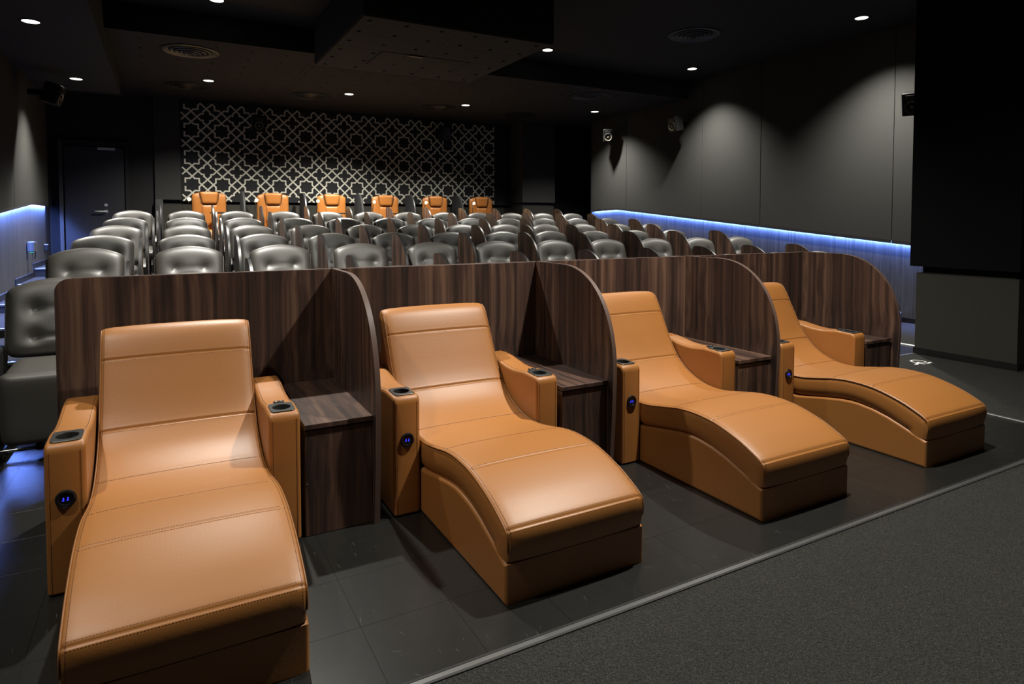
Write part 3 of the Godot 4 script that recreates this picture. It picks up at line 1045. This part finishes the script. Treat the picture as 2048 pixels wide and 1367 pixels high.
	part(wf, "wall_core", plain_box(Vector3(-3.1, -0.2, 7.6), Vector3(9.2, 4.75, 7.8)), M.dark_paint)
	# ---- square pillar on the right
	var pl := setting("wall_pillar")
	part(pl, "upper_cladding", plain_box(Vector3(6.735, 1.03, -0.235), Vector3(8.95, 4.53, 0.86)), M.black_velour)
	part(pl, "groove", plain_box(Vector3(6.83, 0.93, -0.14), Vector3(8.95, 1.04, 0.79)), M.black_fabric)
	part(pl, "lower_cladding", plain_box(Vector3(6.78, 0.0, -0.185), Vector3(8.95, 0.95, 0.838)), M.olive_fabric)
	var bs := setting("baseboard_pillar")
	part(bs, "board", plain_box(Vector3(6.768, 0.0, -0.197), Vector3(8.95, 0.075, 0.85)), M.skirting)
	# ---- ceilings
	var ce := setting("ceiling")
	part(ce, "high_ceiling", plain_box(Vector3(-3.1, 4.53, -6.2), Vector3(9.2, 4.75, 7.8)), M.dark_paint)
	part(ce, "step_face", plain_box(Vector3(-3.1, 4.15, -6.26), Vector3(9.2, 4.75, -6.18)), M.dark_paint)
	for c in [[-1.6, 1.2], [1.205, 4.0], [4.005, 6.8], [6.805, 10.4]]:
		part(ce, "ceiling_board", plain_box(Vector3(c[0], 4.15, -11.4), Vector3(c[1], 4.4, -6.26)), M.rear_board)
	part(ce, "left_soffit", plain_box(Vector3(-3.1, 3.86, -9.7), Vector3(-1.6, 4.6, -2.6)), M.dark_paint)
	part(ce, "rear_soffit", plain_box(Vector3(-3.1, 4.1, -11.4), Vector3(-1.6, 4.6, -9.7)), M.dark_paint)
	var scr := Soup.new()
	for ix in 20:
		for iz in 9:
			scr.box(Vector3(-1.2 + ix * 0.5, 4.149, -11.0 + iz * 0.56), Vector3(0.03, 0.006, 0.03))
	part(ce, "board_screws", scr.made(), M.black_velour).set_meta("kind", "stuff")
	# ---- hanging bulkhead
	var bh := setting("ceiling_bulkhead")
	part(bh, "side_casing", plain_box(Vector3(1.1, 3.92, -5.88), Vector3(3.67, 4.53, -3.21)), M.dark_paint)
	for c in [[1.115, 2.36, -3.95, -3.225], [2.365, 3.655, -3.95, -3.225], [1.115, 2.36, -4.6, -3.955], [2.365, 3.655, -4.6, -3.955], [1.115, 1.75, -5.4, -4.605], [3.1, 3.655, -5.4, -4.605], [1.115, 2.6, -5.865, -5.405], [2.605, 3.655, -5.865, -5.405]]:
		part(bh, "ceiling_board", plain_box(Vector3(c[0], 3.9, c[2]), Vector3(c[1], 3.922, c[3])), M.ceiling_board)
	part(bh, "access_hatch", bevel_box(Vector3(1.33, 0.02, 0.78), 0.003), M.ceiling_board, Vector3(2.425, 3.905, -5.0))
	part(bh, "hatch_latch", bevel_box(Vector3(0.22, 0.02, 0.06), 0.004), M.black_metal, Vector3(2.25, 3.892, -4.63))
	var ds := Soup.new()
	for ix in 6:
		for iz in 6:
			ds.box(Vector3(1.22 + ix * 0.455, 3.898, -5.72 + iz * 0.47), Vector3(0.045, 0.006, 0.045))
	part(bh, "board_screws", ds.made(), M.black_velour).set_meta("kind", "stuff")
	# ---- back door on the left
	var dr := setting("door_1", Vector3(-2.1, 0.74, -11.3))
	part(dr, "door_leaf", bevel_box(Vector3(1.02, 2.3, 0.05), 0.004), M.door_paint, Vector3(-0.05, 1.15, -0.02))
	part(dr, "door_frame", plain_box(Vector3(-0.64, -0.2, -0.06), Vector3(-0.58, 2.42, 0.06)), M.grey_laminate)
	part(dr, "door_frame", plain_box(Vector3(0.48, -0.2, -0.06), Vector3(0.54, 2.42, 0.03)), M.dark_paint)
	part(dr, "door_frame", plain_box(Vector3(-0.58, 2.32, -0.06), Vector3(0.48, 2.42, 0.03)), M.dark_paint)
	var lev := part(dr, "door_handle", tube(PackedVector3Array([Vector3(0.13, 1.0, 0.0), Vector3(0.13, 1.0, 0.055), Vector3(0.11, 1.0, 0.07), Vector3(-0.06, 1.003, 0.07)]), 0.012, 8), M.satin_steel)
	part(lev, "rose", lathe([Vector2(0.0, 0.012), Vector2(0.03, 0.012), Vector2(0.036, 0.0), Vector2(0.0, 0.0)], 20), M.satin_steel, Vector3(0.13, 1.0, 0.005)).rotation.x = PI / 2
	part(lev, "lock", lathe([Vector2(0.0, 0.012), Vector2(0.026, 0.012), Vector2(0.034, 0.0), Vector2(0.0, 0.0)], 20), M.satin_steel, Vector3(0.13, 1.13, 0.005)).rotation.x = PI / 2
	part(dr, "door_closer", bevel_box(Vector3(0.3, 0.05, 0.06), 0.008), M.satin_steel, Vector3(0.16, 2.27, 0.035))

func lattice() -> ArrayMesh:
	var s := Soup.new()
	var hx := 0.2973
	var hy := 0.291
	var org := Vector2(-0.09, 3.788)
	var a := 0.615
	var c := 0.235
	var k := 0.165
	var q := 0.45
	var d := 1.0 - a
	var lo := Vector2(-0.585, 1.985)
	var hi := Vector2(6.90, 4.072)
	var wide := 0.031
	var line := func(p0: Vector2, p1: Vector2) -> void:
		var A := org + Vector2(p0.x * hx, p0.y * hy)
		var B := org + Vector2(p1.x * hx, p1.y * hy)
		var t0 := 0.0
		var t1 := 1.0
		for ax in 2:
			var dd := B[ax] - A[ax]
			if absf(dd) < 1e-6:
				if A[ax] < lo[ax] or A[ax] > hi[ax]:
					return
				continue
			var u: float = (lo[ax] - A[ax]) / dd
			var w: float = (hi[ax] - A[ax]) / dd
			t0 = maxf(t0, minf(u, w))
			t1 = minf(t1, maxf(u, w))
		if t1 - t0 < 0.02:
			return
		var P := A.lerp(B, t0)
		var Q := A.lerp(B, t1)
		var dir := (Q - P).normalized()
		P -= dir * wide * 0.35
		Q += dir * wide * 0.35
		var e := Vector3(dir.x, dir.y, 0)
		s.box(Vector3((P.x + Q.x) * 0.5, (P.y + Q.y) * 0.5, 0.0015), Vector3((Q - P).length(), wide, 0.005 + 0.0008 * dir.x * dir.y + 0.0003 * absf(dir.y)), Basis(e, Vector3(-e.y, e.x, 0), Vector3(0, 0, 1)))
	for gx in range(-1, 25):
		for gy in range(-8, 3):
			var o := Vector2(gx, gy)
			if gx % 2 == 0 and gy % 2 == 0:                      # pointed cross
				for sx in [-1, 1]:
					for sy in [-1, 1]:
						line.call(o + Vector2(sx * c, sy * c), o + Vector2(sx * c, sy * (a - c)))
						line.call(o + Vector2(sx * c, sy * c), o + Vector2(sx * (a - c), sy * c))
			elif gx % 2 != 0 and gy % 2 != 0:                    # eight-point star
				for sx in [-1, 1]:
					for sy in [-1, 1]:
						line.call(o + Vector2(sx * k, sy * q), o + Vector2(sx * q, sy * q))
						line.call(o + Vector2(sx * q, sy * q), o + Vector2(sx * q, sy * k))
			elif gx % 2 == 0:                                     # small diamond above a cross
				for sx in [-1, 1]:
					for sy in [-1, 1]:
						line.call(o + Vector2(sx * c, sy * (d + c)), o + Vector2(-sx * (d + k), -sy * k))
			else:                                                 # small diamond beside a cross
				for sx in [-1, 1]:
					for sy in [-1, 1]:
						line.call(o + Vector2(sx * (d + c), sy * c), o + Vector2(-sx * k, -sy * (d + k)))
	return s.made()

const ROWZ := [-1.59, -3.02, -4.51, -6.11, -7.62, -9.13]
const ROWX := [-1.619, -1.575, -1.551, -1.503, -1.466, -1.421]
const ROWY := [0.0, 0.162, 0.25, 0.35, 0.464, 0.595]
const ROWN := [11, 11, 11, 12, 12, 12]
const SEATP := 0.85

func build_floor() -> void:
	var fl := setting("floor")
	part(fl, "carpet", plain_box(Vector3(-3.0, -0.2, 2.112), Vector3(9.02, -0.001, 7.7)), M.grey_carpet)
	part(fl, "carpet", plain_box(Vector3(4.895, -0.2, -0.165), Vector3(9.02, -0.001, 2.112)), M.grey_carpet)
	part(fl, "carpet", plain_box(Vector3(7.25, -0.2, -1.7), Vector3(9.02, -0.001, -0.165)), M.grey_carpet)
	part(fl, "tile_bed", plain_box(Vector3(-3.0, -0.2, -1.75), Vector3(4.86, -0.0025, 2.07)), M.tile_joint)
	part(fl, "vinyl_sheet", plain_box(Vector3(4.86, -0.2, -1.75), Vector3(7.21, -0.001, -0.2)), M.black_vinyl)
	var P := 0.366
	for ix in range(-7, 15):
		for iz in range(-8, 2):
			var x0 := -0.308 + ix * P
			var z0 := 1.333 + iz * P
			var x1 := minf(x0 + P, 4.85)
			var z1 := minf(z0 + P, 2.066)
			var lx := maxf(x0, -2.9)
			if x1 - lx < 0.03 or z1 < -1.72:
				continue
			if z1 < -0.1 and lx > -1.3:
				continue
			var sz := Vector3(x1 - lx - 0.0012, 0.004, z1 - z0 - 0.0012)
			part(fl, "tile", bevel_box(sz, 0.00015), M.black_vinyl, Vector3((x1 + lx) * 0.5, -0.002, (z1 + z0) * 0.5))
	part(fl, "vinyl_sheet", plain_box(Vector3(-1.2, -0.02, -1.75), Vector3(4.86, 0.0, -0.14)), M.black_vinyl)
	# raised rows
	for i in range(1, 7):
		var z1: float = (ROWZ[i] + 1.25) if i < 6 else -9.36
		var z0: float = (ROWZ[i + 1] + 1.25) if i < 5 else (-9.36 if i == 5 else -11.4)
		var y: float = ROWY[i] if i < 6 else 0.74
		var pf := part(fl, "platform", plain_box(Vector3(-3.0, -0.2, z0), Vector3(9.02 if i < 6 else 10.3, y, z1)), M.grey_carpet)
		part(pf, "riser", plain_box(Vector3(-2.9, y - 0.14, z1), Vector3(9.0, y - 0.03, z1 + 0.006)), M.black_fabric)
		for s in [[-2.9, -2.08], [7.95, 9.0]]:
			part(pf, "nosing", bevel_box(Vector3(s[1] - s[0], 0.032, 0.05), 0.005), M.nosing, Vector3((s[0] + s[1]) * 0.5, y - 0.012, z1 - 0.01))
	# metal trims round the vinyl
	var t1 := setting("trim_1")
	part(t1, "rubber_groove", bevel_box(Vector3(7.9, 0.008, 0.012), 0.002), M.groove_rubber, Vector3(0.93, 0.001, 2.0725))
	part(t1, "metal_edge", bevel_box(Vector3(7.9, 0.014, 0.03), 0.005), M.aluminium, Vector3(0.93, 0.001, 2.095))
	var t2 := setting("trim_2")
	part(t2, "metal_edge", bevel_box(Vector3(0.035, 0.012, 2.26), 0.004), M.aluminium, Vector3(4.875, 0.001, 0.965))
	var t3 := setting("trim_3")
	part(t3, "metal_edge", bevel_box(Vector3(2.36, 0.012, 0.035), 0.004), M.aluminium, Vector3(6.05, 0.001, -0.18))
	var t4 := setting("trim_4")
	part(t4, "metal_edge", bevel_box(Vector3(0.045, 0.014, 1.55), 0.004), M.white_mark, Vector3(7.23, 0.001, -0.95))
	# skirting that steps up with the floor
	var bl := setting("baseboard_left")
	var br := setting("baseboard_right")
	for i in range(0, 7):
		var z1: float = 7.6 if i == 0 else ((ROWZ[i] + 1.25 + 0.12) if i < 6 else -9.24)
		var z0: float = (ROWZ[i + 1] + 1.25 + 0.12) if i < 5 else (-9.24 if i == 5 else -11.3)
		var y: float = ROWY[i] if i < 6 else 0.74
		part(bl, "board", plain_box(Vector3(-2.905, y - 0.3, z0), Vector3(-2.885, y + 0.09, z1)), M.skirting)
		if i < 6:
			part(br, "board", plain_box(Vector3(8.985, y - 0.3, z0), Vector3(9.005, y + 0.075, z1)), M.skirting)
	# floor marking: wheelchair sign
	var s := Soup.new()
	var dot := func(x: float, z: float, r: float) -> void:
		for k in 14:
			var a := TAU * k / 14
			var b := TAU * (k + 1) / 14
			s.tri(Vector3(x, 0, z), Vector3(x + cos(a) * r, 0, z + sin(a) * r), Vector3(x + cos(b) * r, 0, z + sin(b) * r))
	var bar := func(x0: float, z0: float, x1: float, z1: float, w: float) -> void:
		var d := (Vector2(x1, z1) - Vector2(x0, z0)).normalized()
		var n := Vector2(-d.y, d.x) * w * 0.5
		s.quad(Vector3(x0 - n.x, 0, z0 - n.y), Vector3(x1 - n.x, 0, z1 - n.y), Vector3(x1 + n.x, 0, z1 + n.y), Vector3(x0 + n.x, 0, z0 + n.y))
	dot.call(-0.12, 0.0, 0.022)
	bar.call(-0.09, 0.0, 0.03, 0.0, 0.03)
	bar.call(-0.04, 0.0, -0.04, 0.07, 0.022)
	bar.call(0.02, 0.0, 0.02, 0.09, 0.026)
	bar.call(0.02, 0.085, 0.11, 0.1, 0.026)
	for k in 11:
		var a := -2.3 + k * 0.36 - 0.6
		var b := a + 0.38
		bar.call(0.055 + cos(a) * 0.075, -0.005 + sin(a) * 0.075, 0.055 + cos(b) * 0.075, -0.005 + sin(b) * 0.075, 0.02)
	var mk := part(self, "wheelchair_sign", s.made(true), M.white_mark, Vector3(6.31, 0.001, 0.118))
	mk.rotation.y = 0.35
	tag(mk, "small white wheelchair sign printed on the grey carpet beside the pillar", "floor marking")

func build_front() -> void:
	var place := ["leftmost booth", "second booth from the left", "third booth from the left", "rightmost booth"]
	var x0 := -1.2618 + 0.3562
	var first := make_lounger("tan leather lounger in the leftmost booth, nearest the camera", Vector3(x0 + 0.022, 0, 0))
	for i in range(1, 4):
		again(first, Vector3(x0 + 1.5 * i + 0.004, 0, 0), "tan leather lounger in the %s" % place[i])
	var bl := ["walnut booth wall with curved side panel around the leftmost tan lounger, rounded left corner", "walnut booth wall with curved side panel behind the second tan lounger from left",
		"walnut booth wall with curved side panel behind the third tan lounger from left", "walnut booth wall behind the rightmost tan lounger, its curved end beside the aisle"]
	for i in 4:
		booth(i, bl[i])
	for i in 4:
		side_table(i, "low walnut cabinet beside the lounger in the %s" % place[i])

func build_seats() -> void:
	var rows := ["front row", "second row", "third row", "fourth row", "fifth row", "sixth row"]
	var seat: Node3D
	var div: Node3D
	for r in 6:
		for c in ROWN[r]:
			var at := Vector3(ROWX[r] + c * SEATP, ROWY[r], ROWZ[r])
			var lb := "charcoal leather cinema seat in the %s, %s from the left aisle" % [rows[r], ORD[c]]
			if seat == null:
				seat = make_seat(lb, at)
			else:
				again(seat, at, lb)
			if c + 1 < ROWN[r]:
				var dl := "walnut divider in the %s, right of the %s seat" % [rows[r], ORD[c]]
				var da := at + Vector3(SEATP * 0.5 + 0.01, 0, 0)
				if div == null:
					div = make_divider(dl, da)
				else:
					again(div, da, dl)

func build_back_row() -> void:
	var zc := -10.62
	var fy := 0.885
	var names := ["leftmost", "second from left", "third from left", "fourth from left", "fifth from left", "rightmost"]
	var pod := setting("floor_plinth")
	part(pod, "plinth", plain_box(Vector3(-0.7, 0.7, -11.3), Vector3(6.85, fy, -9.75)), M.grey_carpet)
	var rc: Node3D
	var pv: Node3D
	for i in 6:
		var x := -0.106 + 1.256 * i
		var lb := "orange leather recliner before the lattice wall, %s of six" % names[i]
		if i == 0:
			rc = make_recliner(lb, Vector3(x, fy, zc))
		else:
			again(rc, Vector3(x, fy, zc), lb)
		if i < 5:
			var pl := "tall black panel between the %s and %s orange recliners" % [["first", "second", "third", "fourth", "fifth"][i], ["second", "third", "fourth", "fifth", "sixth"][i]]
			var pa := Vector3(x + 0.66, fy, zc - 0.12)
			if i == 0:
				pv = make_privacy(pl, pa)
			else:
				again(pv, pa, pl)
		reading_lamp("lit warm reading lamp beside the %s orange recliner" % names[i], Vector3(-0.484 + 1.263 * i, 1.985, -10.3), fy - 1.985)

func build_fittings() -> void:
	speaker("black speaker high on the left wall above the stairs", Vector3(-2.42, 3.52, -8.1), 1.4, 0.32, 0.72)
	speaker("black speaker on the right wall at its far end, cone lit", Vector3(8.62, 3.643, -8.54), -0.6, 0.3, 0.68)
	speaker("black speaker in shadow high on the middle of the right wall", Vector3(8.64, 3.61, -6.22), -1.55, 0.2, 0.72)
	speaker("black speaker on the right wall half hidden by the pillar", Vector3(8.52, 3.24, -1.25), -1.2, 0.28, 0.74)
	speaker("dark speaker on the lattice wall left of centre", Vector3(0.935, 3.7, -11.05), 0.0, 0.22, 0.8)
	speaker("dark speaker on the lattice wall right of centre", Vector3(5.377, 3.766, -11.05), 0.0, 0.22, 0.8)
	diffuser("round air diffuser in the rear ceiling, leftmost of the nearer line", Vector3(-0.54, 4.15, -6.95))
	diffuser("round air diffuser beside the leftmost rear downlight", Vector3(-0.49, 4.15, -9.8))
	diffuser("round air diffuser second from left above the lattice wall", Vector3(1.78, 4.15, -9.7))
	diffuser("round air diffuser above the right part of the lattice wall", Vector3(4.65, 4.15, -9.7))
	diffuser("round air diffuser in the rear ceiling, right of the bulkhead", Vector3(6.9, 4.15, -6.9))
	diffuser("round air diffuser in the rear ceiling before the far column", Vector3(6.8, 4.15, -9.7))
	diffuser("round air diffuser in the high ceiling near the right wall", Vector3(6.56, 4.53, -3.6))
	# small things on the stairs
	var b := thing("stair_light", "blue lit stair light box on the left wall by the upper steps", "stair light", Vector3(-2.84, 1.13, -8.78))
	part(b, "housing", bevel_box(Vector3(0.1, 0.17, 0.16), 0.012), M.grey_laminate)
	part(b, "light_slot", bevel_box(Vector3(0.05, 0.012, 0.1), 0.003), M.green_led, Vector3(0.0, -0.088, 0))
	var p := thing("wall_socket", "small pale wall fitting with a dark cord, left wall beside the stair light", "wall fitting", Vector3(-2.87, 1.12, -9.25))
	part(p, "plate", bevel_box(Vector3(0.05, 0.15, 0.1), 0.01), M.nosing)
	part(p, "cord", tube(PackedVector3Array([Vector3(0.0, -0.07, 0.0), Vector3(0.012, -0.14, 0.01), Vector3(0.0, -0.21, 0.0)]), 0.008, 6), M.black_plastic)
	var q := thing("switch_box", "small dark box on the left wall nearest the back door", "switch", Vector3(-2.87, 1.05, -10.5))
	part(q, "housing", bevel_box(Vector3(0.06, 0.11, 0.1), 0.01), M.black_plastic)
	part(q, "cap", bevel_box(Vector3(0.062, 0.016, 0.104), 0.004), M.nosing, Vector3(0, 0.06, 0))
	var g := thing("aisle_marker", "blue aisle marker box with a red light at the right stairs", "aisle light", Vector3(8.72, 0.0, -1.62))
	part(g, "housing", bevel_box(Vector3(0.42, 0.17, 0.12), 0.02), M.nosing, Vector3(0, 0.087, 0))
	part(g, "red_light", bevel_box(Vector3(0.018, 0.014, 0.01), 0.003), M.red_led, Vector3(-0.14, 0.12, 0.062))
